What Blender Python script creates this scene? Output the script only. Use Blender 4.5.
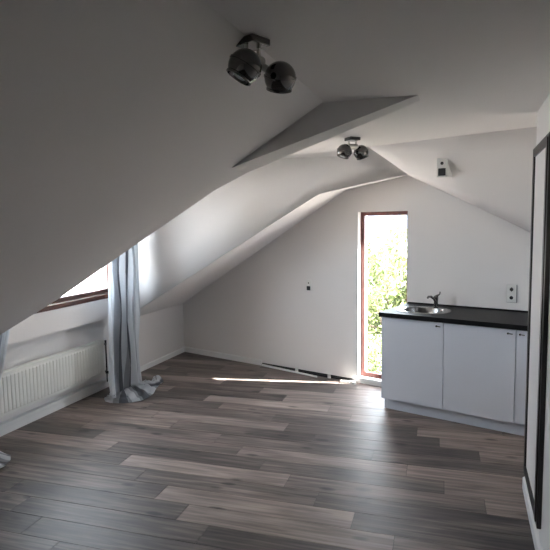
import bpy, bmesh, math, random
from mathutils import Vector, Matrix
random.seed(7)
for o in list(bpy.data.objects): bpy.data.objects.remove(o, do_unlink=True)
SC = bpy.context.scene
COL = SC.collection

# ------------------------------------------------------------------ camera
cam_d = bpy.data.cameras.new('camera'); cam = bpy.data.objects.new('camera', cam_d); COL.objects.link(cam)
cam_d.sensor_fit = 'HORIZONTAL'; cam_d.sensor_width = 36.0; cam_d.lens = 36.0*535.0/550.0
cam_d.clip_start = .02
R = Vector((0.9414, 0.3369, -0.0150)); U = Vector((-0.0179, 0.0941, 0.9954)); F = Vector((-0.3368, 0.9368, -0.0946))
m = Matrix((R, U, -F)).transposed().to_4x4(); m.translation = (0, 0, 1.7)
cam.matrix_world = m
SC.camera = cam

# ------------------------------------------------------------------ world, sun, exposure
W = bpy.data.worlds.new('world'); SC.world = W; W.use_nodes = True
bg = W.node_tree.nodes['Background']; bg.inputs[0].default_value = (.78, .89, 1.0, 1); bg.inputs[1].default_value = 11.5
sd = bpy.data.lights.new('sun', 'SUN'); sd.energy = 70.0; sd.angle = math.radians(.5); sd.color = (1, .95, .88)
sun = bpy.data.objects.new('sun', sd); COL.objects.link(sun)
SUN_DIR = Vector((-1.442, -.272, -1.27)).normalized()
sun.rotation_euler = SUN_DIR.to_track_quat('-Z', 'Y').to_euler(); sun.location = (6, 4, 8)
def portal(name, loc, size, direction):
    d = bpy.data.lights.new(name, 'AREA'); d.shape = 'RECTANGLE'; d.size, d.size_y = size
    d.cycles.is_portal = True
    o = bpy.data.objects.new(name, d); COL.objects.link(o); o.location = loc
    o.rotation_euler = Vector(direction).to_track_quat('-Z', 'Y').to_euler()
    return o
SC.view_settings.view_transform = 'Standard'; SC.view_settings.look = 'None'
SC.view_settings.exposure = 0.21; SC.view_settings.gamma = 1.0; SC.view_settings.use_curve_mapping = False

# ------------------------------------------------------------------ gable frame: u along the far wall, v into it
GW = -0.28536
gd = Vector((math.cos(GW), math.sin(GW), 0)); gn = Vector((-math.sin(GW), math.cos(GW), 0))
def g(u, v, z=0.0): return gd*u + gn*v + Vector((0, 0, z))
GR = Matrix.Rotation(GW, 4, 'Z')
VG = 5.026          # far wall face
HC = 2.34           # ceiling
SL = .587           # roof pitch
XK = -3.584         # knee wall face
def sz(x): return .659 + SL*(x - XK)

# ------------------------------------------------------------------ materials
def mat(name, col, rough=.6, metal=0.0, spec=.5, bump=0.0, bscale=60.0, var=0.0, vscale=8.0):
    M = bpy.data.materials.new(name); M.use_nodes = True; nt = M.node_tree; N = nt.nodes; L = nt.links
    b = N['Principled BSDF']; b.inputs['Base Color'].default_value = (*col, 1)
    b.inputs['Roughness'].default_value = rough; b.inputs['Metallic'].default_value = metal
    b.inputs['Specular IOR Level'].default_value = spec
    tc = N.new('ShaderNodeTexCoord')
    if var > 0:
        n = N.new('ShaderNodeTexNoise'); n.inputs['Scale'].default_value = vscale; n.inputs['Detail'].default_value = 4
        L.new(tc.outputs['Object'], n.inputs['Vector'])
        mx = N.new('ShaderNodeMix'); mx.data_type = 'RGBA'
        mx.inputs['A'].default_value = (*[c*(1-var) for c in col], 1); mx.inputs['B'].default_value = (*[min(1, c*(1+var)) for c in col], 1)
        L.new(n.outputs['Fac'], mx.inputs['Factor']); L.new(mx.outputs['Result'], b.inputs['Base Color'])
    if bump > 0:
        n = N.new('ShaderNodeTexNoise'); n.inputs['Scale'].default_value = bscale; n.inputs['Detail'].default_value = 3
        L.new(tc.outputs['Object'], n.inputs['Vector'])
        bp = N.new('ShaderNodeBump'); bp.inputs['Strength'].default_value = bump; bp.inputs['Distance'].default_value = .004
        L.new(n.outputs['Fac'], bp.inputs['Height']); L.new(bp.outputs['Normal'], b.inputs['Normal'])
    return M
M_wall = mat('white_plaster', (.80, .775, .758), .85, spec=.25, bump=.25, bscale=45, var=.012, vscale=2)
M_trim = mat('white_gloss_paint', (.84, .84, .83), .4)
M_rad = mat('radiator_enamel', (.80, .80, .76), .35)
M_cab = mat('white_cabinet_laminate', (.74, .77, .84), .38, var=.01)
M_top = mat('black_worktop_laminate', (.009, .0085, .009), .5, spec=.22, bump=.15, bscale=220, var=.3, vscale=90)
M_steel = mat('brushed_steel', (.28, .28, .275), .24, 1.0)
M_chrome = mat('dark_chrome', (.16, .155, .15), .10, 1.0)
M_satin = mat('satin_nickel', (.50, .48, .45), .3, 1.0)
M_black = mat('black_plastic', (.012, .012, .013), .5)
M_grey = mat('socket_shadow_grey', (.16, .16, .17), .5)
M_plastic = mat('white_plastic', (.78, .77, .74), .4)
M_bulb = mat('bulb_glass', (.75, .76, .76), .15)

def wood(name, c1, c2, axis='Z', rough=.4):
    M = bpy.data.materials.new(name); M.use_nodes = True; nt = M.node_tree; N = nt.nodes; L = nt.links
    b = N['Principled BSDF']; b.inputs['Roughness'].default_value = rough
    tc = N.new('ShaderNodeTexCoord'); mp = N.new('ShaderNodeMapping')
    s = {'X': (2, 40, 40), 'Y': (40, 2, 40), 'Z': (40, 40, 2)}[axis]; mp.inputs['Scale'].default_value = s
    n = N.new('ShaderNodeTexNoise'); n.inputs['Scale'].default_value = 1.5; n.inputs['Detail'].default_value = 5
    r = N.new('ShaderNodeValToRGB'); r.color_ramp.elements[0].position = .3; r.color_ramp.elements[1].position = .72
    r.color_ramp.elements[0].color = (*c1, 1); r.color_ramp.elements[1].color = (*c2, 1)
    L.new(tc.outputs['Object'], mp.inputs[0]); L.new(mp.outputs[0], n.inputs['Vector']); L.new(n.outputs['Fac'], r.inputs[0])
    L.new(r.outputs[0], b.inputs['Base Color'])
    return M
M_frame = wood('mahogany_frame', (.07, .014, .010), (.15, .035, .024), 'Z')
M_frameY = wood('mahogany_frame_horizontal', (.045, .012, .008), (.13, .036, .018), 'Y')
M_dark = wood('wenge_frame', (.012, .009, .008), (.03, .022, .018), 'Z', .35)

def floor_mat():
    M = bpy.data.materials.new('grey_oak_laminate'); M.use_nodes = True; nt = M.node_tree; N = nt.nodes; L = nt.links
    b = N['Principled BSDF']
    at = N.new('ShaderNodeAttribute'); at.attribute_name = 'plank'          # rgb: tone, offset, warmth of each plank
    sp = N.new('ShaderNodeSeparateColor'); L.new(at.outputs['Color'], sp.inputs[0])
    tc = N.new('ShaderNodeTexCoord')
    rot = N.new('ShaderNodeMapping'); rot.inputs['Rotation'].default_value = (0, 0, -.04672)
    L.new(tc.outputs['Object'], rot.inputs[0])
    off = N.new('ShaderNodeVectorMath'); off.operation = 'MULTIPLY_ADD'
    L.new(at.outputs['Color'], off.inputs[0]); off.inputs[1].default_value = (7.0, 31.0, 17.0); L.new(rot.outputs[0], off.inputs[2])
    def noise(scale, sc, detail=5, dist=0.0):
        mp = N.new('ShaderNodeMapping'); mp.inputs['Scale'].default_value = sc; L.new(off.outputs[0], mp.inputs[0])
        n = N.new('ShaderNodeTexNoise'); n.inputs['Scale'].default_value = scale; n.inputs['Detail'].default_value = detail
        n.inputs['Distortion'].default_value = dist
        L.new(mp.outputs[0], n.inputs['Vector']); return n.outputs['Fac']
    grain = noise(1.0, (2.2, 48, 1), 6, .4); broad = noise(1.0, (1.6, 9, 1), 3, .8)
    def mth(op, a, c, d=None):
        x = N.new('ShaderNodeMath'); x.operation = op
        for i, v in enumerate((a, c, d)):
            if v is None: continue
            if isinstance(v, (int, float)): x.inputs[i].default_value = v
            else: L.new(v, x.inputs[i])
        return x.outputs[0]
    t = mth('ADD', sp.outputs[0], mth('MULTIPLY', mth('SUBTRACT', grain, .5), 1.0))
    t = mth('ADD', t, mth('MULTIPLY', mth('SUBTRACT', broad, .5), .85))
    # knots
    mp = N.new('ShaderNodeMapping'); mp.inputs['Scale'].default_value = (2.6, 6.5, 1); L.new(off.outputs[0], mp.inputs[0])
    vo = N.new('ShaderNodeTexVoronoi'); vo.inputs['Scale'].default_value = 1.0; L.new(mp.outputs[0], vo.inputs['Vector'])
    kn = N.new('ShaderNodeMapRange'); L.new(vo.outputs['Distance'], kn.inputs[0]); kn.inputs[1].default_value = .03; kn.inputs[2].default_value = .17
    kn.inputs[3].default_value = .55; kn.inputs[4].default_value = 0.0
    t = mth('SUBTRACT', t, kn.outputs[0])
    r = N.new('ShaderNodeValToRGB'); L.new(t, r.inputs[0])
    e = r.color_ramp.elements; e[0].position = 0; e[0].color = (.030, .026, .026, 1); e[1].position = 1; e[1].color = (.42, .34, .30, 1)
    x = e.new(.3); x.color = (.092, .075, .069, 1); x = e.new(.6); x.color = (.215, .175, .158, 1)
    L.new(r.outputs[0], b.inputs['Base Color'])
    rr = mth('MULTIPLY_ADD', grain, .16, .36); L.new(rr, b.inputs['Roughness'])
    b.inputs['Specular IOR Level'].default_value = .45
    bp = N.new('ShaderNodeBump'); bp.inputs['Strength'].default_value = .18; bp.inputs['Distance'].default_value = .002
    L.new(grain, bp.inputs['Height']); L.new(bp.outputs[0], b.inputs['Normal'])
    return M

def glass_mat():
    M = bpy.data.materials.new('thin_window_glass'); M.use_nodes = True; nt = M.node_tree; N = nt.nodes; L = nt.links
    N.remove(N['Principled BSDF']); out = N['Material Output']
    t = N.new('ShaderNodeBsdfTransparent'); gl = N.new('ShaderNodeBsdfGlossy'); gl.inputs['Roughness'].default_value = .02
    mx = N.new('ShaderNodeMixShader'); mx.inputs[0].default_value = .05
    L.new(t.outputs[0], mx.inputs[1]); L.new(gl.outputs[0], mx.inputs[2]); L.new(mx.outputs[0], out.inputs[0])
    return M
M_glass = glass_mat()

def curtain_mat():
    M = bpy.data.materials.new('striped_curtain_cloth'); M.use_nodes = True; nt = M.node_tree; N = nt.nodes; L = nt.links
    b = N['Principled BSDF']; b.inputs['Roughness'].default_value = .75; b.inputs['Specular IOR Level'].default_value = .2
    uv = N.new('ShaderNodeUVMap'); sx = N.new('ShaderNodeSeparateXYZ'); L.new(uv.outputs[0], sx.inputs[0])
    r = N.new('ShaderNodeValToRGB'); r.color_ramp.interpolation = 'CONSTANT'
    L.new(sx.outputs[0], r.inputs[0])
    light = (.74, .77, .80); mid = (.42, .44, .48); dark = (.20, .21, .235)
    stops = [(0, light), (.22, mid), (.27, dark), (.36, mid), (.40, light), (.50, mid), (.53, dark), (.64, mid), (.67, light), (.82, mid), (.85, light)]
    e = r.color_ramp.elements; e[0].position = 0; e[0].color = (*light, 1); e[1].position = .22; e[1].color = (*mid, 1)
    for p, c in stops[2:]:
        x = e.new(p); x.color = (*c, 1)
    n = N.new('ShaderNodeTexNoise'); n.inputs['Scale'].default_value = 9; n.inputs['Detail'].default_value = 4
    tc = N.new('ShaderNodeTexCoord'); L.new(tc.outputs['Object'], n.inputs['Vector'])
    bp = N.new('ShaderNodeBump'); bp.inputs['Strength'].default_value = .35; bp.inputs['Distance'].default_value = .02
    L.new(n.outputs[0], bp.inputs['Height']); L.new(bp.outputs[0], b.inputs['Normal'])
    tr = N.new('ShaderNodeBsdfTranslucent'); L.new(r.outputs[0], b.inputs['Base Color']); L.new(r.outputs[0], tr.inputs[0])
    mx = N.new('ShaderNodeMixShader'); mx.inputs[0].default_value = .55; out = N['Material Output']
    L.new(b.outputs[0], mx.inputs[1]); L.new(tr.outputs[0], mx.inputs[2]); L.new(mx.outputs[0], out.inputs[0])
    return M
M_cloth = curtain_mat()

# ------------------------------------------------------------------ mesh helpers
class MB:
    def __init__(s): s.bm = bmesh.new()
    def box(s, lo, hi, M=None, bev=0.0):
        (x0, y0, z0), (x1, y1, z1) = lo, hi
        b2 = bmesh.new() if bev else s.bm
        vs = [b2.verts.new(p) for p in [(x0,y0,z0),(x1,y0,z0),(x1,y1,z0),(x0,y1,z0),(x0,y0,z1),(x1,y0,z1),(x1,y1,z1),(x0,y1,z1)]]
        for f in [(3,2,1,0),(4,5,6,7),(0,1,5,4),(1,2,6,5),(2,3,7,6),(3,0,4,7)]: b2.faces.new([vs[i] for i in f])
        if bev: bmesh.ops.bevel(b2, geom=list(b2.edges), offset=bev, segments=2, affect='EDGES', profile=.6)
        if M is not None: bmesh.ops.transform(b2, matrix=M, verts=(b2.verts if bev else vs))
        if bev: s.merge(b2)
        return s
    def merge(s, b2):
        me = bpy.data.meshes.new('t'); b2.to_mesh(me); b2.free(); s.bm.from_mesh(me); bpy.data.meshes.remove(me)
    def poly(s, pts):
        s.bm.faces.new([s.bm.verts.new(p) for p in pts]); return s
    def prism(s, a, b):
        n = len(a); A = [s.bm.verts.new(p) for p in a]; B = [s.bm.verts.new(p) for p in b]
        s.bm.faces.new(A); s.bm.faces.new(B[::-1])
        for i in range(n): s.bm.faces.new([A[i], B[i], B[(i+1) % n], A[(i+1) % n]])
        return s
    def lathe(s, prof, M=None, seg=32):   # prof: (radius, z)
        rings = []; new = []
        for r, z in prof:
            if r < 1e-6: v = s.bm.verts.new((0, 0, z)); rings.append([v]); new.append(v)
            else:
                rg = [s.bm.verts.new((r*math.cos(2*math.pi*i/seg), r*math.sin(2*math.pi*i/seg), z)) for i in range(seg)]
                rings.append(rg); new += rg
        for a, b in zip(rings, rings[1:]):
            for i in range(seg):
                j = (i+1) % seg
                if len(a) == 1 and len(b) == 1: continue
                if len(a) == 1: s.bm.faces.new([a[0], b[j], b[i]])
                elif len(b) == 1: s.bm.faces.new([a[i], a[j], b[0]])
                else: s.bm.faces.new([a[i], a[j], b[j], b[i]])
        if M is not None: bmesh.ops.transform(s.bm, matrix=M, verts=new)
        return s
    def cyl(s, p, q, r, r2=None, seg=20):
        p = Vector(p); q = Vector(q); d = q-p; r2 = r if r2 is None else r2
        M = Matrix.Translation(p) @ d.to_track_quat('Z', 'Y').to_matrix().to_4x4()
        return s.lathe([(0, 0), (r, 0), (r2, d.length), (0, d.length)], M, seg)
    def tube(s, pts, r, seg=12):
        pts = [Vector(p) for p in pts]; rings = []
        rr = r if isinstance(r, (list, tuple)) else [r]*len(pts)
        up = Vector((0, 0, 1))
        for i, p in enumerate(pts):
            d = (pts[min(i+1, len(pts)-1)] - pts[max(i-1, 0)]).normalized()
            a = d.cross(up)
            if a.length < 1e-3: a = d.cross(Vector((1, 0, 0)))
            a.normalize(); b = d.cross(a)
            rings.append([s.bm.verts.new(p + (a*math.cos(t)+b*math.sin(t))*rr[i]) for t in [2*math.pi*k/seg for k in range(seg)]])
        for a, b in zip(rings, rings[1:]):
            for i in range(seg): s.bm.faces.new([a[i], a[(i+1) % seg], b[(i+1) % seg], b[i]])
        s.bm.faces.new(rings[0][::-1]); s.bm.faces.new(rings[-1])
        return s
    def build(s, name, material, parent=None, smooth=False, M=None, bevel=0.0):
        if M is not None: bmesh.ops.transform(s.bm, matrix=M, verts=s.bm.verts)
        bmesh.ops.recalc_face_normals(s.bm, faces=s.bm.faces)
        me = bpy.data.meshes.new(name); s.bm.to_mesh(me); s.bm.free()
        me.materials.append(material)
        if smooth:
            for p in me.polygons: p.use_smooth = True
            me.set_sharp_from_angle(angle=math.radians(40))
        o = bpy.data.objects.new(name, me); COL.objects.link(o)
        if parent is not None: o.parent = parent
        if bevel:
            md = o.modifiers.new('bevel', 'BEVEL'); md.width = bevel; md.segments = 2; md.limit_method = 'ANGLE'
        return o
def tag(o, label, cat, group=None, kind=None):
    o['label'] = label; o['category'] = cat
    if group: o['group'] = group
    if kind: o['kind'] = kind
    return o
def struct(o, label=None):
    o['kind'] = 'structure'
    if label: o['label'] = label
    return o
def empty(name, loc, rz=0.0):
    o = bpy.data.objects.new(name, None); COL.objects.link(o); o.location = loc; o.rotation_euler = (0, 0, rz)
    o.empty_display_size = .1
    return o

# ------------------------------------------------------------------ floor: planks laid almost square to the left wall
TH = .04672; PW = .1805; PL = 1.231; T0 = 2.831
ca, sa = math.cos(TH), math.sin(TH)
def P2(s, t): return (ca*s - sa*t, sa*s + ca*t)
JO = {-3: .51, -2: -.986, -1: -1.229, 0: -.211, 1: -.454, 2: -.709, 3: -.946, 4: .051, 5: -.193, 6: -.446, 7: -.93, 8: .022, 9: -.152,
      10: -.725, 11: -.95, 12: -1.43, 13: -.5, 14: -1.0, 15: -.3}
TONE = {   # row: {plank index relative to the joint: tone}
  -3: {-3: .35, -2: .30, -1: .34}, -2: {-1: .25, 0: .62, -2: .18, 1: .4}, -1: {-2: .45, -1: .28, 0: .22}, 0: {-2: .26, -1: .68, 0: .58, -3: .2},
  1: {-2: .36, -1: .72, 0: .30, -3: .3}, 2: {-2: .36, -1: .44, 0: .26, -3: .32}, 3: {-2: .28, -1: .70, 0: .42, -3: .36, },
  4: {-3: .56, -2: .24, -1: .33, 0: .62}, 5: {-3: .22, -2: .46, -1: .56, 0: .66}, 6: {-3: .3, -2: .40, -1: .25, 0: .32},
  7: {-3: .45, -2: .5, -1: .30, 0: .24}, 8: {-3: .5, -2: .60, -1: .27, 0: .68}, 9: {-3: .4, -2: .34, -1: .28, 0: .66},
  10: {-2: .25, -1: .42, 0: .55, 1: .25}, 11: {-2: .30, -1: .66, 0: .5}, 12: {-2: .55, -1: .28, 0: .58}, 13: {-2: .3, -1: .6}, }
def make_floor():
    bm = bmesh.new(); lay = bm.loops.layers.float_color.new('plank')
    gap = .0016
    rnd = random.Random(3)
    for k in range(-27, 26):
        t0 = T0 + PW*(k-1); t1 = T0 + PW*k
        j = JO.get(k, rnd.uniform(-1, .2))
        for i in range(-5, 4):
            s0 = j + PL*i; s1 = s0 + PL
            s0 = max(s0, -3.75); s1 = min(s1, 1.55)
            if s1 - s0 < .02: continue
            cx, cy = P2((s0+s1)/2, t0)
            if gn.dot(Vector((cx, cy, 0))) > VG + .35: continue
            tone = TONE.get(k, {}).get(i, rnd.choice((.25, .3, .36, .45, .55, .64)))
            c = (.08+.90*tone, rnd.random(), rnd.random(), 1)
            pts = [Vector((*P2(*q), 0)) for q in ((s0+gap, t0+gap), (s1-gap, t0+gap), (s1-gap, t1-gap), (s0+gap, t1-gap))]
            lim = VG+.05; cl = []                                  # planks are sawn off along the far wall
            for a, p in enumerate(pts):
                q = pts[(a+1) % 4]; da = gn.dot(p)-lim; db = gn.dot(q)-lim
                if da <= 0: cl.append(p)
                if da*db < 0: cl.append(p.lerp(q, da/(da-db)))
            if len(cl) < 3: continue
            vs = [bm.verts.new(p) for p in cl]
            lo = [bm.verts.new((v.co.x, v.co.y, -.004)) for v in vs]
            fs = [bm.faces.new(vs)] + [bm.faces.new([lo[a], lo[(a+1) % len(vs)], vs[(a+1) % len(vs)], vs[a]]) for a in range(len(vs))]
            for f in fs:
                for l in f.loops: l[lay] = c
    # sub-floor seen in the joints
    b = MB(); b.bm.free(); b.bm = bm
    n0 = len(bm.faces)
    b.prism([(-3.9, -1.9, -.003), (1.45, -1.9, -.003), (1.45, 4.92, -.003), (-3.9, 6.48, -.003)], [(-3.9, -1.9, -.12), (1.45, -1.9, -.12), (1.45, 4.92, -.12), (-3.9, 6.48, -.12)])
    for f in list(bm.faces)[n0:]:
        for l in f.loops: l[lay] = (0.0, .5, .5, 1)
    bmesh.ops.recalc_face_normals(bm, faces=bm.faces)
    me = bpy.data.meshes.new('floor'); bm.to_mesh(me); bm.free(); me.materials.append(floor_mat())
    o = bpy.data.objects.new('floor', me); COL.objects.link(o); return o
struct(make_floor())

# ------------------------------------------------------------------ room shell
# flat ceiling
cp = [(-4.0, -1.8), (1.45, -1.8), (1.45, 4.95), (-4.0, 6.55)]
struct(MB().prism([(x, y, HC) for x, y in cp], [(x, y, HC+.12) for x, y in cp]).build('ceiling', M_wall))
# main roof slope on the near side of the dormer, hanging triangular header at its end
XC = -.7215
YB = [(-3.584, 2.80), (-3.064, 2.82), (-2.609, 2.93), (-1.945, 2.956), (-1.449, 2.98), (-1.2766, 3.056)]
b = MB()
lowf = [(XK, -1.6, sz(XK)), (XC, -1.6, HC), (XC, 2.815, HC), (-1.265, 2.812, sz(-1.265)), (XK, 2.80, sz(XK))]
b.prism(lowf, [(x-.06, y, z+.12) for x, y, z in lowf])
struct(b.build('ceiling', M_wall))
b = MB()   # header: cheek wall above the slope plus the triangular drop that crosses to the flat ceiling
Zt = HC + .02
prof = [(XK-.1, 2.80, 3.00), (-3.064, 2.80, 2.83), (-2.609, 2.805, 2.93), (-1.945, 2.81, 2.940), (-1.449, 2.81, 2.965), (-1.2655, 2.8105, 3.056), (-.247, 2.868, 3.0)]
for (xa, fa, ba), (xb, fb, bb) in zip(prof, prof[1:]):
    za = sz(xa) if xa < -1.26 else 2.0199; zb = sz(xb) if xb < -1.27 else (2.0199 if xb < -1 else HC)
    zt = HC+.02
    b.prism([(xa, fa, za), (xb, fb, zb), (xb, fb, zt), (xa, fa, zt)], [(xa, ba, za-.004), (xb, bb, zb-.004 if zb < HC else zb), (xb, bb, zt), (xa, ba, zt)])
struct(b.build('ceiling', M_wall))
# far cheek of the dormer, roof strip beside the gable, hipped ceiling over the kitchen
CK = (-1.3296, 4.9477, 1.982); KI = g(-2.732, VG, 2.0452); AP = Vector((-.534, 5.1798, 2.1469)); APG = g(-2.052, VG, 2.152)
A = (-.8027, 4.6055, HC)
b = MB()
Q = (XK, 4.89, .655); T1 = (XK, 4.905, HC); T2 = (-1.1717, 5.169, HC)
th = Vector((0, .09, 0))
def slab(pts, d):
    d = Vector(d); b.prism([Vector(p) for p in pts], [Vector(p)+d for p in pts])
CM = Vector(Q).lerp(Vector(CK), .72); TM = Vector((-1.93, 4.985, HC))
vv = [b.bm.verts.new(p) for p in (Q, CM, CK, AP, A, T2, TM, T1)]
for f in ((0, 1, 6, 7), (1, 2, 5, 6), (2, 3, 5), (3, 4, 5)): b.bm.faces.new([vv[i] for i in f])
o = struct(b.build('wall_dormer', M_wall))
for p in o.data.polygons: p.use_smooth = True
md = o.modifiers.new('thickness', 'SOLIDIFY'); md.thickness = .04; md.offset = -1
if o.data.polygons[0].normal.y > 0: md.offset = 1
b = MB()
KI2 = KI + (KI-Vector(CK))*.25
slab([Q, (XK, 6.7, .655), KI2, KI, CK], (-.02, .10, .05))
slab([CK, KI, KI2, APG+Vector((0, .1, .01)), APG, AP], (0, .06, .06))
RB = Vector(AP) + (Vector((.4784, 4.8828, 1.608))-Vector(AP))*2.0
slab([AP, APG, RB+gn*.22, RB], (0, 0, .05))
struct(b.build('ceiling', M_wall))
bm = bmesh.new()
def ruled(n=14, mrows=5):
    B_ = Vector(A) + (Vector((.4187, 4.1533, HC))-Vector(A))*2.0
    r_ = Vector(AP) + (Vector((.4784, 4.8828, 1.608))-Vector(AP))*2.0
    rows = []
    for i in range(n+1):
        s = i/n; top = Vector(A).lerp(B_, s); bot = Vector(AP).lerp(r_, s)
        rows.append([bm.verts.new(top.lerp(bot, j/mrows)) for j in range(mrows+1)])
    for a, c in zip(rows, rows[1:]):
        for j in range(mrows): bm.faces.new([a[j], a[j+1], c[j+1], c[j]])
ruled(); b = MB(); b.bm.free(); b.bm = bm; bmesh.ops.recalc_face_normals(bm, faces=bm.faces)
o = struct(b.build('ceiling', M_wall, smooth=True)); md = o.modifiers.new('t', 'SOLIDIFY'); md.thickness = .03; md.offset = -1
if o.data.polygons[10].normal.z > 0: md.offset = 1
# gable wall with its tall window opening
WL, WR, WT, WB = -2.590, -2.049, 1.812, .055
TW = .215
b = MB()
b.box((-5.9, VG, -.1), (WL, VG+TW, 2.5)); b.box((WR, VG, -.1), (.9, VG+TW, 2.5))
b.box((WL, VG, WT), (WR, VG+TW, 2.5)); b.box((WL, VG, -.1), (WR, VG+TW, WB))
struct(b.build('wall_far', M_wall, M=GR))
# left wall: knee wall, dormer wall with opening
wy0, wy1, wz0, wz1 = 3.06, 4.79, .962, 2.24
b = MB()
b.box((XK-.12, -1.7, -.1), (XK, 2.86, .80)); b.box((XK-.12, 4.90, -.1), (XK, 6.6, .80))
b.box((XK-.14, 2.86, -.1), (XK-.018, 4.90, .76))
b.box((XK-.14, 2.86, .755), (-3.500, wy0, HC)); b.box((XK-.14, wy1, .755), (-3.500, 4.92, HC))
b.box((XK-.14, wy0, .755), (-3.500, wy1, wz0)); b.box((XK-.14, wy0, wz1), (-3.500, wy1, HC))
struct(b.build('wall_left', M_wall))
# right wall, back wall, alcove wall beside the kitchen
RX = .380
struct(MB().box((RX, -1.7, -.1), (RX+.12, 3.60, 2.36)).build('wall_right', M_wall))
struct(MB().box((XK-.2, -1.82, -.1), (1.45, -1.6, 2.4)).build('wall_near', M_wall))
AX, AY0, AY1, AZ0, AZ1 = 1.30, 3.55, 4.25, .95, 1.50
b = MB(); b.box((AX, 3.3, -.1), (AX+.12, AY0, 2.4)); b.box((AX, AY1, -.1), (AX+.12, 5.2, 2.4)); b.box((AX, AY0, -.1), (AX+.12, AY1, AZ0)); b.box((AX, AY0, AZ1), (AX+.12, AY1, 2.4))
b.box((RX+.1, 3.30, -.1), (AX, 3.42, 2.4)); struct(b.build('wall_alcove', M_wall))
b = MB(); fx = .05
for lo, hi in (((AY0, AZ0), (AY0+fx, AZ1)), ((AY1-fx, AZ0), (AY1, AZ1)), ((AY0+fx, AZ0), (AY1-fx, AZ0+fx)), ((AY0+fx, AZ1-fx), (AY1-fx, AZ1))): b.box((AX+.05, lo[0], lo[1]), (AX+.10, hi[0], hi[1]))
o = struct(b.build('added_window_3', M_frameY)); MB().box((AX+.07, AY0+fx, AZ0+fx), (AX+.076, AY1-fx, AZ1-fx)).build('window_pane', M_glass, o)  # added window, out of view, to brighten far wall and upper ceiling
portal('portal_alcove', (AX+.16, (AY0+AY1)/2, (AZ0+AZ1)/2), (AZ1-AZ0, AY1-AY0), (-1, 0, 0))
struct(MB().box((AX+.12, 2.2, 2.30), (AX+2.0, 5.0, 2.42)).build('added_sun_screen', M_wall))   # added unseen overhang, keeps direct sun out of the added alcove window

# baseboards
def bboard(name, pts, d, h=.062, t=.014):
    b = MB(); d = Vector(d).normalized()*t
    p, q = Vector(pts[0]), Vector(pts[1]); Z = Vector((0, 0, 1))
    pr = lambda o: [o, o+d, o+d+Z*(h-.008), o+d*.45+Z*h, o+Z*h]
    b.prism(pr(p), pr(q)); return struct(b.build(name, M_trim))
bboard('baseboard_left', [(XK, 4.85, 0), (XK, 6.30, 0)], (1, 0, 0))
bboard('baseboard_far', [g(-5.24, VG), g(-3.88, VG)], -gn, .070)
bboard('baseboard_right', [(RX, -1.6, 0), (RX, 3.605, 0)], (-1, 0, 0), .078, .020)
b = MB(); b.box((XK-.02, 2.86, 0), (XK+.016, 4.88, .066)); b.box((XK-.02, 2.86, .066), (XK+.034, 4.88, .100)); b.box((XK-.02, -1.6, 0), (XK+.016, 2.86, .066))
struct(b.build('baseboard_left', M_trim, bevel=.003))

# ------------------------------------------------------------------ windows
def window_gable():
    v0, v1 = VG+.062, VG+.112; fw = .040
    b = MB()
    b.box((WL, v0, WB+.006), (WL+fw, v1, WT)); b.box((WR-fw*.8, v0, WB+.006), (WR, v1, WT))
    b.box((WL+fw, v0, WT-fw), (WR-fw*.8, v1, WT)); b.box((WL+fw, v0, WB+.006), (WR-fw*.8, v1, WB+.052))
    w = struct(b.build('window_1', M_frame, M=GR, bevel=.003), 'tall narrow window with mahogany red frame')
    MB().box((WL+fw, v0+.02, WB+.05), (WR-fw*.8, v0+.026, WT-fw), ).build('window_pane', M_glass, w, M=GR)
    s = MB().box((WL-.02, VG-.018, WB-.025), (WR, v1-.02, WB+.008)).build('window_sill', M_trim, w, M=GR, bevel=.003)
    return w
window_gable()
portal('portal_gable', g((WL+WR)/2, VG+TW+.02, (WT+WB)/2), (WR-WL, WT-WB), tuple(-gn))
def window_dormer():
    x0, x1 = -3.60, -3.494; f = .042
    b = MB()
    b.box((x0, wy0, wz0), (x1, wy1, wz0+f)); b.box((x0, wy0, wz1-f), (x1-.004, wy1, wz1))
    b.box((x0, wy0, wz0+f), (x1-.004, wy0+f, wz1-f)); b.box((x0, wy1-f, wz0+f), (x1-.004, wy1, wz1-f))
    w = struct(b.build('window_2', M_frameY, bevel=.003), 'wide dormer window with brown wooden frame')
    s = .05; a0, a1, c0, c1 = wy0+f, wy1-f, wz0+f, wz1-f
    b = MB(); b.box((x0+.02, a0, c0+.006), (x1-.028, a1, c0+.05)); b.box((x0+.02, a0, c1-s), (x1-.028, a1, c1)); b.box((x0+.02, a0, c0+.05), (x1-.028, a0+s, c1-s)); b.box((x0+.02, a1-s, c0+.05), (x1-.028, a1, c1-s))
    b.build('window_sash', M_frameY, w, bevel=.003)
    MB().box((x0+.04, a0+s, c0+.05), (x0+.046, a1-s, c1-s)).build('window_pane', M_glass, w)
    return w
window_dormer()
portal('portal_dormer', (XK-.17, (wy0+wy1)/2, (wz0+wz1)/2), (wz1-wz0, wy1-wy0), (1, 0, 0))

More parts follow.
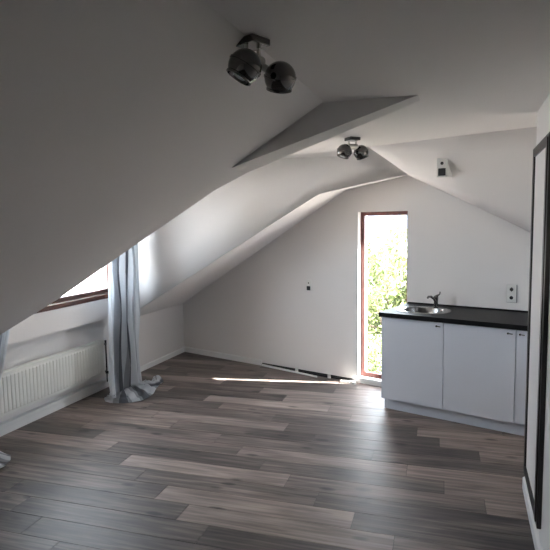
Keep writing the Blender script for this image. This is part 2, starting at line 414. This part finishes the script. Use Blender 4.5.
# ------------------------------------------------------------------ outside
M_ground = mat('pale_paving', (.40, .36, .32), .9, var=.2, vscale=.5)
struct(MB().box((-60, -40, -6.3), (60, 90, -6.2)).build('ground', M_ground))
M_render = mat('pale_render', (.82, .82, .80), .9)
M_tile = mat('grey_roof_tile', (.045, .06, .085), .9, var=.15, vscale=3)
M_pane = mat('dark_pane', (.05, .055, .06), .5)
def house(name, label, loc, rz, w, d, h, rh, wins, stuff=M_tile):
    e = empty(name, loc, rz); tag(e, label, 'house')
    MB().box((-w/2, -d/2, 0), (w/2, d/2, h)).build('wall', M_render, e)
    b = MB(); b.prism([(-w/2-.3, -d/2-.4, h), (-w/2-.3, d/2+.4, h), (-w/2-.3, 0, h+rh)], [(w/2+.3, -d/2-.4, h), (w/2+.3, d/2+.4, h), (w/2+.3, 0, h+rh)])
    b.build('roof', stuff, e)
    for (x, z, ww, hh) in wins:
        fr = MB()
        for lo, hi in (((x-ww/2, z), (x-ww/2+.08, z+hh)), ((x+ww/2-.08, z), (x+ww/2, z+hh)), ((x-ww/2, z+hh-.08), (x+ww/2, z+hh)), ((x-ww/2, z), (x+ww/2, z+.08))):
            fr.box((lo[0], -d/2-.05, lo[1]), (hi[0], -d/2+.02, hi[1]))
        fo = fr.build('window_frame', M_pane, e)
        MB().box((x-ww/2+.06, -d/2-.02, z+.06), (x+ww/2-.06, -d/2+.01, z+hh-.06)).build('window_pane', M_render, fo)
    return e
# seen through the tall window, beyond the tree
house('house', 'pale house with grey blue roof behind the tree outside the tall window', (-15.0, 48.0, -6.2), .28, 22, 9, 6.4, 3.0, [(x, 3.6, 1.2, 1.3) for x in (-7, -3.5, 0, 3.5, 7)])
# seen through the dormer window
house('house', 'white house with a thin grey framed window seen through the dormer window', (-21.5, 20.0, -6.2), math.pi/2+.05, 26, 8, 9.2, 3.0, [(1.6, 3.95, 1.25, 1.3), (7, 3.95, 1.25, 1.3), (-7, 3.95, 1.25, 1.3)])
def leaf_mat():
    M = bpy.data.materials.new('spring_leaf'); M.use_nodes = True; nt = M.node_tree; N = nt.nodes; L = nt.links
    b = N['Principled BSDF']; b.inputs['Roughness'].default_value = .55
    gi = N.new('ShaderNodeNewGeometry'); r = N.new('ShaderNodeValToRGB'); L.new(gi.outputs['Random Per Island'], r.inputs[0])
    e = r.color_ramp.elements; e[0].color = (.06, .09, .03, 1); e[1].color = (.46, .47, .27, 1)
    x = e.new(.5); x.color = (.22, .27, .10, 1)
    L.new(r.outputs[0], b.inputs['Base Color'])
    tr = N.new('ShaderNodeBsdfTranslucent'); L.new(r.outputs[0], tr.inputs[0])
    mx = N.new('ShaderNodeMixShader'); mx.inputs[0].default_value = .4; out = N['Material Output']
    L.new(b.outputs[0], mx.inputs[1]); L.new(tr.outputs[0], mx.inputs[2]); L.new(mx.outputs[0], out.inputs[0])
    return M
M_leaf = leaf_mat(); M_bark = mat('bark', (.10, .08, .06), .9, bump=.6, bscale=20)
def tree(name, label, base, top, crown_c, crown_r, nleaf, seed, leaf=.055):
    rnd = random.Random(seed); e = empty(name, base); tag(e, label, 'tree')
    C0 = Vector(crown_c)-Vector(base); b = MB()
    H = Vector(top)-Vector(base)
    trunk = [Vector((0, 0, -.1)), H*.3+Vector((.08, 0, 0)), H*.6, H*.85, H]
    b.tube(trunk, [.16, .13, .10, .06, .02], 10)
    tips = []
    for i in range(46):
        s = rnd.uniform(.35, .97); p0 = H*s; a = rnd.uniform(0, 2*math.pi); el = rnd.uniform(-.1, .9)
        ln = crown_r[0]*rnd.uniform(.5, 1.0)*(1.2-s*.7)
        d = Vector((math.cos(a)*math.cos(el), math.sin(a)*math.cos(el), math.sin(el)))
        p1 = p0+d*ln*.5+Vector((0, 0, rnd.uniform(-.05, .1))); p2 = p0+d*ln+Vector((0, 0, rnd.uniform(0, .3)))
        b.tube([p0, p1, p2], [.03, .018, .006], 6)
        for q in range(5):
            t = rnd.uniform(.25, 1); c0 = p0.lerp(p2, t); dd = Vector((rnd.gauss(0, 1), rnd.gauss(0, 1), rnd.gauss(.3, .8))).normalized()
            c1 = c0+dd*rnd.uniform(.25, .7); b.tube([c0, (c0+c1)/2+Vector((0, 0, .03)), c1], [.009, .006, .003], 5); tips.append((c0, c1))
    b.build('trunk', M_bark, e, smooth=True)
    verts = []; faces = []
    for i in range(nleaf):
        c0, c1 = rnd.choice(tips); p = c0.lerp(c1, rnd.uniform(.1, 1.15)) + Vector((rnd.gauss(0, .09), rnd.gauss(0, .09), rnd.gauss(0, .08)))
        L_ = leaf*rnd.uniform(.7, 1.35); q = Matrix.Rotation(rnd.uniform(0, 6.28), 3, 'Z') @ Matrix.Rotation(rnd.gauss(0, .8), 3, 'X') @ Matrix.Rotation(rnd.gauss(0, .6), 3, 'Y')
        n = len(verts)
        for x, y, z in ((0, 0, 0), (.35, .45, .06), (.1, 1.0, 0), (-.15, 1.0, 0), (-.38, .45, .06)): verts.append(p + q @ Vector((x*L_, y*L_*1.4, z*L_)))
        faces.append((n, n+1, n+2, n+3, n+4))
    me = bpy.data.meshes.new('foliage'); me.from_pydata(verts, [], faces); me.materials.append(M_leaf)
    o = bpy.data.objects.new('foliage', me); COL.objects.link(o); o.parent = e
    return e
tree('leafy_tree', 'light green leafy tree close outside the tall window', (-1.75, 11.6, -6.2), (-1.55, 11.6, .95), (-1.6, 11.6, -.5), (2.3, 2.6, 3), 21000, 5, .07)

# ------------------------------------------------------------------ radiator
def radiator():
    y0, y1, z0, z1 = 2.64, 4.50, .182, .532; xb, xf = -3.574, -3.498
    e = empty('radiator', ((xb+xf)/2, (y0+y1)/2, z0)); tag(e, 'long white ribbed panel radiator under the dormer window', 'radiator')
    O = Vector(e.location)
    b = MB(); bm = b.bm
    # pressed front plate with vertical ribs
    n = int((y1-y0-.03)/.040); ys = []
    for i in range(n):
        c = y0+.015+(i+.5)*.040
        ys += [(c-.0185, 0), (c-.011, .006), (c+.011, .006), (c+.0185, 0)]
    ys = [(y0, 0)]+ys+[(y1, 0)]
    zs = [(z0, 0), (z0+.022, 0), (z0+.034, 1), (z1-.034, 1), (z1-.022, 0), (z1, 0)]
    gridv = [[bm.verts.new((xf-.008+dx*k, y, z)) for y, dx in ys] for z, k in zs]
    for r0, r1 in zip(gridv, gridv[1:]):
        for i in range(len(ys)-1): bm.faces.new([r0[i], r0[i+1], r1[i+1], r1[i]])
    b.box((xf-.030, y0, z0), (xf-.0082, y1, z1)); b.box((xb+.012, y0+.01, z0), (xb+.026, y1-.01, z1))
    b.build('front_panel', M_rad, e, M=Matrix.Translation(-O))
    b = MB(); b.box((xb+.006, y0, z1-.004), (xf-.006, y1, z1+.006))
    b.build('top_grille', M_rad, e, M=Matrix.Translation(-O), bevel=.002)
    b = MB(); b.box((xb+.006, y1-.004, z0+.004), (xf-.006, y1+.004, z1)); b.build('side_cover', M_rad, e, M=Matrix.Translation(-O), bevel=.002)
    for yb in (y0+.27, y1-.27):
        b = MB(); b.box((XK-.017, yb-.02, z0+.03), (xb+.014, yb+.02, z1-.03)); b.build('wall_bracket', M_rad, e, M=Matrix.Translation(-O))
    b = MB(); yp = y1+.022; xp = -3.497
    b.tube([(xp, yp, z1-.03), (xp, yp, z0+.03)], .0085, 10); b.cyl((xp, yp, z1-.045), (xp, yp, z1+.002), .010)
    b.cyl((xp, yp-.02, z0+.02), (xp+.028, yp+.008, z0+.012), .014); b.cyl((xp, y1, z0+.03), (xp, yp, z0+.03), .008); b.cyl((xp, y1, z1-.035), (xp, yp, z1-.035), .006)
    b.cyl((xp, yp, .095), (xp, yp, z0+.03), .007)
    o = b.build('valve_pipe', M_black, e, smooth=True, M=Matrix.Translation(-O)); o['label'] = 'thin black valve pipe'
radiator()

# ------------------------------------------------------------------ curtains
def sheet(rows, name, parent, thick=.004):
    """rows: list of point lists of equal length; uv u runs along each row"""
    bm = bmesh.new(); uvl = bm.loops.layers.uv.new('UVMap')
    V = [[bm.verts.new(p) for p in r] for r in rows]; n = len(rows[0])
    for j in range(len(rows)-1):
        for i in range(n-1):
            f = bm.faces.new([V[j][i], V[j][i+1], V[j+1][i+1], V[j+1][i]])
            for l, (a, c) in zip(f.loops, ((i, j), (i+1, j), (i+1, j+1), (i, j+1))): l[uvl].uv = (a/(n-1), c/(len(rows)-1))
    bmesh.ops.recalc_face_normals(bm, faces=bm.faces)
    me = bpy.data.meshes.new(name); bm.to_mesh(me); bm.free(); me.materials.append(M_cloth)
    for p in me.polygons: p.use_smooth = True
    o = bpy.data.objects.new(name, me); COL.objects.link(o); o.parent = parent
    md = o.modifiers.new('thickness', 'SOLIDIFY'); md.thickness = thick; md.offset = 0
    return o
def lerp(a, b, t): return a+(b-a)*t
def interp(tab, z):
    tab = sorted(tab)
    if z <= tab[0][0]: return tab[0][1:]
    for (z0, *a), (z1, *b) in zip(tab, tab[1:]):
        if z <= z1:
            t = (z-z0)/(z1-z0); return [lerp(p, q, t) for p, q in zip(a, b)]
    return tab[-1][1:]
def curtain_right():
    e = empty('curtain', (-3.25, 4.65, 0)); tag(e, 'grey and pale blue striped curtain hanging right of the dormer window, pooled on floor', 'curtain')
    O = Vector(e.location)
    #      z     yl    yr    x    amp
    tab = [(.06, 4.15, 4.68, -3.20, .042), (.20, 4.17, 4.70, -3.22, .046), (.40, 4.21, 4.72, -3.235, .042), (.65, 4.24, 4.75, -3.25, .038), (.95, 4.265, 4.78, -3.26, .034),
           (1.4, 4.29, 4.81, -3.26, .030), (2.335, 4.30, 4.84, -3.27, .034)]
    rows = []; N_ = 120
    zs = [2.33-(2.33-.06)*i/60 for i in range(61)]
    for z in zs:
        yl, yr, x, am = interp(tab, z); r = []
        for i in range(N_+1):
            s = i/N_; ph = s*2*math.pi*4 + .5*math.sin(z*1.7)
            a = am*(math.sin(ph) + .35*math.sin(2.3*ph+z*2+1.0))
            y = lerp(yl, yr, s) + .012*math.sin(2*ph+.6) + .006*math.sin(z*9+s*20)
            xx = x + a + .010*math.sin(z*6+s*9)
            # the hem skims forward at the bottom left
            r.append(Vector((xx, y, z))-O)
        rows.append(r)
    sheet(rows, 'hanging_cloth', e)
    # pooled hem: a crumpled fan spread over the floor towards the room
    out = [(-3.36, 4.28), (-3.30, 4.22), (-3.22, 4.19), (-3.10, 4.215), (-3.02, 4.27), (-2.97, 4.34), (-2.955, 4.45), (-2.975, 4.57), (-3.03, 4.70), (-3.09, 4.84), (-3.16, 4.865)]
    def onpath(s):
        t = s*(len(out)-1); i = min(int(t), len(out)-2); f = t-i
        return Vector((lerp(out[i][0], out[i+1][0], f), lerp(out[i][1], out[i+1][1], f), 0))
    rows = []; K = 22; N2 = 120
    for j in range(K+1):
        q = j/K; r = []
        for i in range(N2+1):
            s = i/N2; ph = s*2*math.pi*4+.05
            top = Vector((-3.19+.05*math.sin(ph)+.015*math.sin(2.3*ph), lerp(4.15, 4.68, s)+.012*math.sin(2*ph+.6), .075))
            p = top.lerp(onpath(s), q)
            env = math.sin(math.pi*min(1, q*1.0))
            p.z = .075*(1-q)**2.2 + .010 + env*(.016+.022*(0.5+.5*math.sin(ph*1.5+q*5))) + .012*(1-q)*math.sin(ph*2) + .006*math.sin(q*17+s*23)
            if q > .93: p.z = max(.004, p.z*.35)
            p.z = max(.005, p.z); r.append(p-O)
        rows.append(r)
    sheet(rows, 'pooled_hem', e)
    # rolled tail of cloth lying towards the far corner
    rows = []; path = [(-3.20, 4.60, .05), (-3.13, 4.66, .055), (-3.08, 4.72, .045), (-3.07, 4.79, .042), (-3.12, 4.875, .052)]
    path = [Vector(p) for p in path]
    for k in range(25):
        t = k/24*(len(path)-1); i = min(int(t), len(path)-2); c = path[i].lerp(path[i+1], t-i); d = (path[i+1]-path[i]).normalized(); a = d.cross(Vector((0, 0, 1))).normalized(); up = a.cross(d)
        rr = .036+.008*math.sin(k*.9)+(.008 if k > 20 else 0)
        r = []
        for i2 in range(29):
            an = i2/28*2*math.pi*1.12+2.2; r2 = rr*(1+.12*math.sin(an*3+k*.4))*(1-.12*i2/28)
            p = c+a*math.cos(an)*r2*1.15+up*math.sin(an)*r2; p.z = max(.006, p.z); r.append(p-O)
        rows.append(r)
    sheet(rows, 'rolled_tail', e)
curtain_right()
def curtain_left():
    e = empty('curtain', (-3.28, 2.95, 0)); tag(e, 'pale blue curtain at the left edge of the dormer, hem lying on floor', 'curtain')
    O = Vector(e.location)
    tab = [(.06, 2.60, 2.74, -3.20, .02), (.3, 2.64, 2.80, -3.24, .02), (.6, 2.84, 3.06, -3.33, .02), (.9, 2.95, 3.17, -3.35, .02), (2.33, 3.02, 3.30, -3.37, .02)]
    rows = []
    for k in range(51):
        z = 2.33-(2.33-.06)*k/50; yl, yr, x, am = interp(tab, z); r = []
        yl -= .0; 
        for i in range(61):
            s = i/60; ph = s*2*math.pi*3
            y = lerp(yl, yr, s)+.008*math.sin(2*ph); 
            r.append(Vector((x+am*math.sin(ph+.4*math.sin(2*z)), y, z))-O)
        rows.append(r)
    sheet(rows, 'hanging_cloth', e)
    out = [(-3.31, 2.93), (-3.25, 2.965), (-3.19, 2.96), (-3.12, 2.89), (-3.08, 2.80), (-3.09, 2.68), (-3.16, 2.58)]
    rows = []
    for j in range(15):
        q = j/14; r = []
        for i in range(61):
            s = i/60; t = s*(len(out)-1); k = min(int(t), len(out)-2); f = t-k
            o_ = Vector((lerp(out[k][0], out[k+1][0], f), lerp(out[k][1], out[k+1][1], f), 0)); ph = s*2*math.pi*3
            top = Vector((-3.20+.02*math.sin(ph), lerp(2.60, 2.74, 1-s) , .075)); p = top.lerp(o_, q)
            p.z = .075*(1-q)**1.6+.008+math.sin(math.pi*q)*(.03+.03*math.sin(ph*1.3+1+q*3)); p.z = max(.005, p.z); r.append(p-O)
        rows.append(r)
    sheet(rows, 'pooled_hem', e)
curtain_left()

# ------------------------------------------------------------------ kitchen
KF = 4.392   # door face
def cabinet(u0, u1, label, hinge_left, side):
    z0, z1 = .112, .860
    e = empty('base_cabinet', g((u0+u1)/2, VG-.32, z0), GW); tag(e, label, 'cabinet', 'white kitchen base cabinets')
    O = Matrix.Translation(Vector((-(u0+u1)/2, -(VG-.32), -z0)))
    zc = z0
    b = MB(); b.box((u0, KF+.020, zc), (u0+.018, VG-.004, z1)); b.box((u1-.018, KF+.020, zc), (u1, VG-.004, z1)); b.box((u0+.018, KF+.02, zc), (u1-.018, VG-.004, zc+.018)); b.box((u0+.018, VG-.02, zc+.018), (u1-.018, VG-.004, z1)); b.box((u0+.018, KF+.02, z1-.09), (u1-.018, KF+.036, z1)); b.box((u0+.018, KF+.12, .46), (u1-.018, VG-.02, .478))
    b.build('body', M_cab, e, M=O)
    d = MB().box((u0+.0015, KF, z0), (u1-.0015, KF+.0185, z1-.004), bev=.0012).build('door', M_cab, e, M=O)
    hu = u1-.042 if hinge_left else u0+.042
    b = MB(); hz = z1-.034
    b.cyl((hu-.012, KF, hz), (hu-.012, KF-.014, hz), .0042); b.cyl((hu-.012, KF-.0135, hz), (hu-.012, KF-.0215, hz), .0085, .0075); b.tube([(hu-.014, KF-.018, hz), (hu+.022, KF-.018, hz-.002)], .0040, 10)
    h = b.build('handle', M_steel, d, smooth=True, M=O); h['label'] = 'small steel knob handle'
cabinet(-2.030, -1.4695, 'white base cabinet nearest the tall window, under the sink', True, 0)
cabinet(-1.4665, -.9035, 'middle white base cabinet, its knob at the right edge of the door', True, 0)
cabinet(-.9005, -.33, 'white base cabinet half hidden by the right wall, knob at door left', False, 0)
o = MB().box((-2.026, KF+.066, 0), (-.33, KF+.082, .1115)).box((-2.026, KF+.082, 0), (-2.010, VG-.006, .1115)).build('kitchen_plinth', M_cab, M=GR)
tag(o, 'white plinth board running under the kitchen cabinets', 'plinth')
# worktop with a real cut-out for the sink
ZT = .900; z0 = .8605
SX, SY = -1.755, 4.690; hw, hd = .180, .160   # sink centre and half size of cut-out
b = MB(); U0, U1, V0, V1 = -2.048, -.33, KF-.018, VG-.002
for lo, hi in (((U0, V0), (SX-hw, V1)), ((SX+hw, V0), (U1, V1)), ((SX-hw, V0), (SX+hw, SY-hd)), ((SX-hw, SY+hd), (SX+hw, V1))):
    b.box((*lo, z0), (*hi, ZT))
bmesh.ops.remove_doubles(b.bm, verts=b.bm.verts, dist=1e-5)
o = b.build('worktop', M_top, M=GR); tag(o, 'long black laminate worktop on the white kitchen cabinets', 'worktop')
o = MB().box((U0+.01, VG-.016, ZT), (U1, VG-.0005, ZT+.014)).build('worktop_upstand', M_top, M=GR)
tag(o, 'thin dark sealing strip along the wall behind the black worktop', 'sealing strip')
def sink():
    e = empty('sink', g(SX, SY, ZT), GW); tag(e, 'oval stainless steel sink with drainer set into black worktop by window', 'sink')
    b = MB(); bm = b.bm; n = 48
    def ring(cx, cy, ax, ay, z, pw=2.6):
        r = []
        for i in range(n):
            t = 2*math.pi*i/n; c, s = math.cos(t), math.sin(t)
            r.append(bm.verts.new((cx+ax*math.copysign(abs(c)**(2/pw), c), cy+ay*math.copysign(abs(s)**(2/pw), s), z)))
        return r
    rs = [ring(0, 0, .240, .200, .0004), ring(0, 0, .238, .198, .0035), ring(0, 0, .225, .186, .0045), ring(.0, .0, .174, .154, .002, 2.4), ring(0, 0, .168, .148, -.014, 2.4), ring(0, 0, .150, .130, -.125, 2.4), ring(0, 0, .11, .095, -.142, 2.2), ring(0, 0, .03, .03, -.146, 2)]
    for a, c in zip(rs, rs[1:]):
        for i in range(n): bm.faces.new([a[i], a[(i+1) % n], c[(i+1) % n], c[i]])
    bm.faces.new(rs[-1])
    b.build('basin', M_steel, e, smooth=True)
    MB().lathe([(0, -.1435), (.026, -.1435), (.030, -.1455), (.030, -.1457)], seg=24).build('drain', M_chrome, e, smooth=True)
sink()
def tap():
    px, py = -1.722, 4.925
    e = empty('kitchen_tap', g(px, py, ZT+.0004), GW); tag(e, 'small chrome mixer tap standing behind the sink', 'tap')
    b = MB(); b.lathe([(0, 0), (.027, 0), (.027, .006), (.021, .010), (.019, .05), (.021, .075), (.021, .098), (.012, .106), (0, .108)])
    b.build('tap_body', M_chrome, e, smooth=True)
    b = MB(); b.tube([(0, -.012, .055), (-.010, -.030, .080), (-.028, -.055, .102), (-.045, -.080, .104), (-.050, -.088, .088)], [.013, .012, .011, .010, .009], 14); b.build('spout', M_chrome, e, smooth=True)
    b = MB(); b.tube([(0, 0, .100), (.018, .0, .112), (.034, .002, .124), (.038, .002, .146)], [.012, .009, .0065, .006], 12); b.build('lever', M_chrome, e, smooth=True)
tap()

# ------------------------------------------------------------------ sockets and boxes
def plate(b, w, h, t, bev=.003): b.box((-w/2, -t, -h/2), (w/2, 0, h/2), bev=bev)
def schuko(parent, z, M0):
    b = MB(); Rx = Matrix.Translation((0, -.011, z)) @ Matrix.Rotation(math.pi/2, 4, 'X')
    b.lathe([(.0265, .0), (.0265, .0022), (.0225, .0022), (.0205, -.006), (0, -.006)], Rx, 28)
    o = b.build('socket_ring', M_plastic, parent, smooth=True)
    b = MB()
    b.cyl((0, -.0045, z), (0, -.0125, z), .0155)  # black disc stands in for the shade inside the socket recess
    b.box((-.003, -.012, z+.016), (.003, -.005, z+.021)); b.box((-.003, -.012, z-.021), (.003, -.005, z-.016))
    b.build('recess_shade', M_black, parent)
def double_socket():
    e = empty('power_socket', g(-1.078, VG, 1.058), GW); tag(e, 'white double wall socket above the black worktop', 'socket')
    b = MB(); b.box((-.040, -.012, -.078), (.040, 0, .078), bev=.003); b.build('socket_plate', M_plastic, e)
    b = MB(); b.box((-.041, -.008, -.081), (.044, -.0003, .078), bev=.002); b.build('shadow_edge', M_grey, e)  # grey sheet peeking out right and below, as the plate's shadow edge
    schuko(e, .037, None); schuko(e, -.037, None)
double_socket()
def box_plate(name, label, M4, w, h, hole, dot):
    e = empty(name, (0, 0, 0)); e.matrix_world = M4; tag(e, label, 'socket')
    b = MB(); b.box((-w/2, -.012, -h/2), (w/2, 0, h/2), bev=.003); b.build('socket_plate', M_plastic, e)
    b = MB(); b.lathe([(.021, 0), (.021, .003), (.017, .003), (.015, -.003), (0, -.003)], Matrix.Translation((0, -.0115, h*.22)) @ Matrix.Rotation(math.pi/2, 4, 'X'), 24); b.build('socket_ring', M_plastic, e, smooth=True)
    b = MB(); b.cyl((0, -.0105, h*.22), (0, -.0145, h*.22), dot); b.build('cable_hole', M_black, e)
    b = MB(); b.box((-hole/2, -.0145, -h*.23-hole/2), (hole/2, -.011, -h*.23+hole/2), bev=.004); b.build('open_box', M_black, e)
    return e
box_plate('wall_socket', 'small white wall plate with square black opening left of the tall window', Matrix.Translation(g(-3.198, VG, 1.012)) @ GR, .062, .130, .046, .008)

e = box_plate('wall_socket', 'white upright plate with dark square opening on the sloping ceiling above kitchen', Matrix.Translation(g(-1.487, 4.364, 2.136)) @ GR, .086, .155, .060, .013)
b = MB(); b.prism([(-.036, 0, -.070), (-.036, 0, .072), (-.036, .03, .072), (-.036, .16, -.070)], [(.030, 0, -.070), (.030, 0, .072), (.030, .03, .072), (.030, .16, -.070)])
b.build('mounting_box', M_wall, e)

# ------------------------------------------------------------------ two-spot ceiling lamps
def spot_lamp(name, label, loc, rz, heads, plate_r=0.0, tilt=0.0):
    """heads: list of (offset vector from plate centre, aim vector)"""
    e = empty(name, loc, rz); tag(e, label, 'lamp')
    b = MB(); b.box((-.044, -.044, -.024), (.044, .044, 0.0), bev=.004); b.build('ceiling_plate', M_chrome, e, smooth=False)
    b = MB(); b.box((-.034, -.006, -.075), (-.026, .006, -.02)); b.box((.026, -.006, -.075), (.034, .006, -.02)); b.cyl((-.042, 0, -.070), (.042, 0, -.070), .021)
    b.build('bracket', M_satin, e, smooth=True)
    for off, aim in heads:
        off = Vector(off); aim = Vector(aim).normalized()
        M4 = Matrix.Translation(off) @ aim.to_track_quat('Z', 'Y').to_matrix().to_4x4()
        r = .056; prof = [(0, -r*.98)]
        for k in range(1, 13):
            a = -math.pi/2 + k*math.pi/2*1.42/12; prof.append((r*math.cos(a), r*math.sin(a)))
        ze = prof[-1][1]; re = prof[-1][0]
        prof += [(re+.002, ze+.002), (re+.002, ze+.008), (re-.003, ze+.010), (re-.004, ze+.002), (re*.6, ze-.02), (0, ze-.026)]
        h = MB().lathe(prof, M4, 36).build('spot_head', M_chrome, e, smooth=True)
        MB().lathe([(r*.999, -.006), (r+.0022, -.006), (r+.0022, .0), (r*.999, .0)], M4, 36).build('trim_ring', M_chrome, h, smooth=True)
        MB().lathe([(0, ze-.014), (.018, ze-.012), (.024, ze-.002), (.020, ze+.006), (0, ze+.010)], M4, 24).build('bulb', M_bulb, h, smooth=True)
        s = 1 if off.x > 0 else -1
        MB().tube([(s*.036, 0, -.078), Vector((s*.036, 0, -.078)).lerp(off, .5), off - Vector((off.x*.25, 0, 0))], [.012, .014, .018], 14).build('arm', M_satin, e, smooth=True)
    return e
spot_lamp('spot_lamp', 'larger looking chrome two-spot ceiling lamp near the camera, where slope meets ceiling', (-.712, 1.785, HC-.002), math.radians(67),
          [((-.090, -.052, -.120), (-.35, .35, -.8)), ((.083, -.052, -.124), (.25, .35, -.8))])
spot_lamp('spot_lamp', 'smaller looking chrome two-spot ceiling lamp in front of the kitchen, beside the socket', (-.825, 4.06, HC), math.radians(45),
          [((-.072, .0, -.108), (-.3, .1, -.9)), ((.078, .0, -.108), (.4, .1, -.9))])

# ------------------------------------------------------------------ dark-framed cupboard door on the right wall
def cupboard():
    y0, y1, z0, z1 = 2.87, 3.555, .140, 2.118; xf = RX-.022
    e = empty('cupboard_door', (RX, (y0+y1)/2, z0)); tag(e, 'tall narrow white door in a dark brown frame on the right wall', 'cupboard door')
    T = Matrix.Translation(-Vector(e.location)); s = .050
    b = MB(); x1 = RX-.0005
    b.box((xf, y0, z0), (x1, y0+.105, z1)); b.box((xf, y1-s, z0), (x1, y1, z1)); b.box((xf, y0+.105, z0), (x1, y1-s, z0+s)); b.box((xf, y0+.105, z1-s), (x1, y1-s, z1))
    b.build('door_frame', M_dark, e, M=T, bevel=.003)
    MB().box((xf+.010, y0+.105, z0+s), (x1, y1-s, z1-s)).build('door_panel', M_wall, e, M=T)
    b = MB(); b.box((xf-.006, y0+.03, z0+.02), (xf, y0+.075, z1-.02)); b.build('frame_moulding', M_dark, e, M=T, bevel=.002)
cupboard()

# ------------------------------------------------------------------ loose strip material along the foot of the far wall
b = MB(); b.box((-3.875, VG-.020, 0), (-2.66, VG-.001, .020)); b.box((-3.875, VG-.008, .020), (-2.66, VG-.001, .034)); o = b.build('skirting_rail', M_black, M=GR)
tag(o, 'black skirting carrier rail along the foot of the far wall', 'rail')
b = MB(); b.prism([(-3.86, VG-.036, .004), (-3.86, VG-.022, .004), (-3.86, VG-.022, .026), (-3.86, VG-.036, .020)], [(-3.05, VG-.095, .004), (-3.05, VG-.081, .004), (-3.05, VG-.081, .020), (-3.05, VG-.095, .016)])
o = b.build('skirting_strip', M_trim, M=GR); tag(o, 'loose thin white strip lying before the black skirting rail', 'strip')
for u, lab in ((-3.36, 'small white clip on the black rail, the one farther from window'), (-2.93, 'small white clip on the black rail, the one nearer the window')):
    b = MB(); b.box((u-.018, VG-.034, .0), (u+.018, VG-.0205, .036)); b.box((u-.018, VG-.034, .036), (u+.018, VG-.009, .044))
    o = b.build('skirting_clip', M_plastic, M=GR, bevel=.002); tag(o, lab, 'clip', 'clips on the skirting rail')
b = MB()
for (u, v, z, a, l) in ((-2.70, VG-.085, .012, .4, .10), (-2.62, VG-.06, .012, -.5, .08)):
    b.box((-l/2, -.016, -.012), (l/2, .016, .012), Matrix.Translation((u, v, z)) @ Matrix.Rotation(a, 4, 'Z'), bev=.003)
o = b.build('skirting_corner_piece', M_plastic, M=GR); tag(o, 'small white corner piece lying at the window end of black rail', 'offcut')
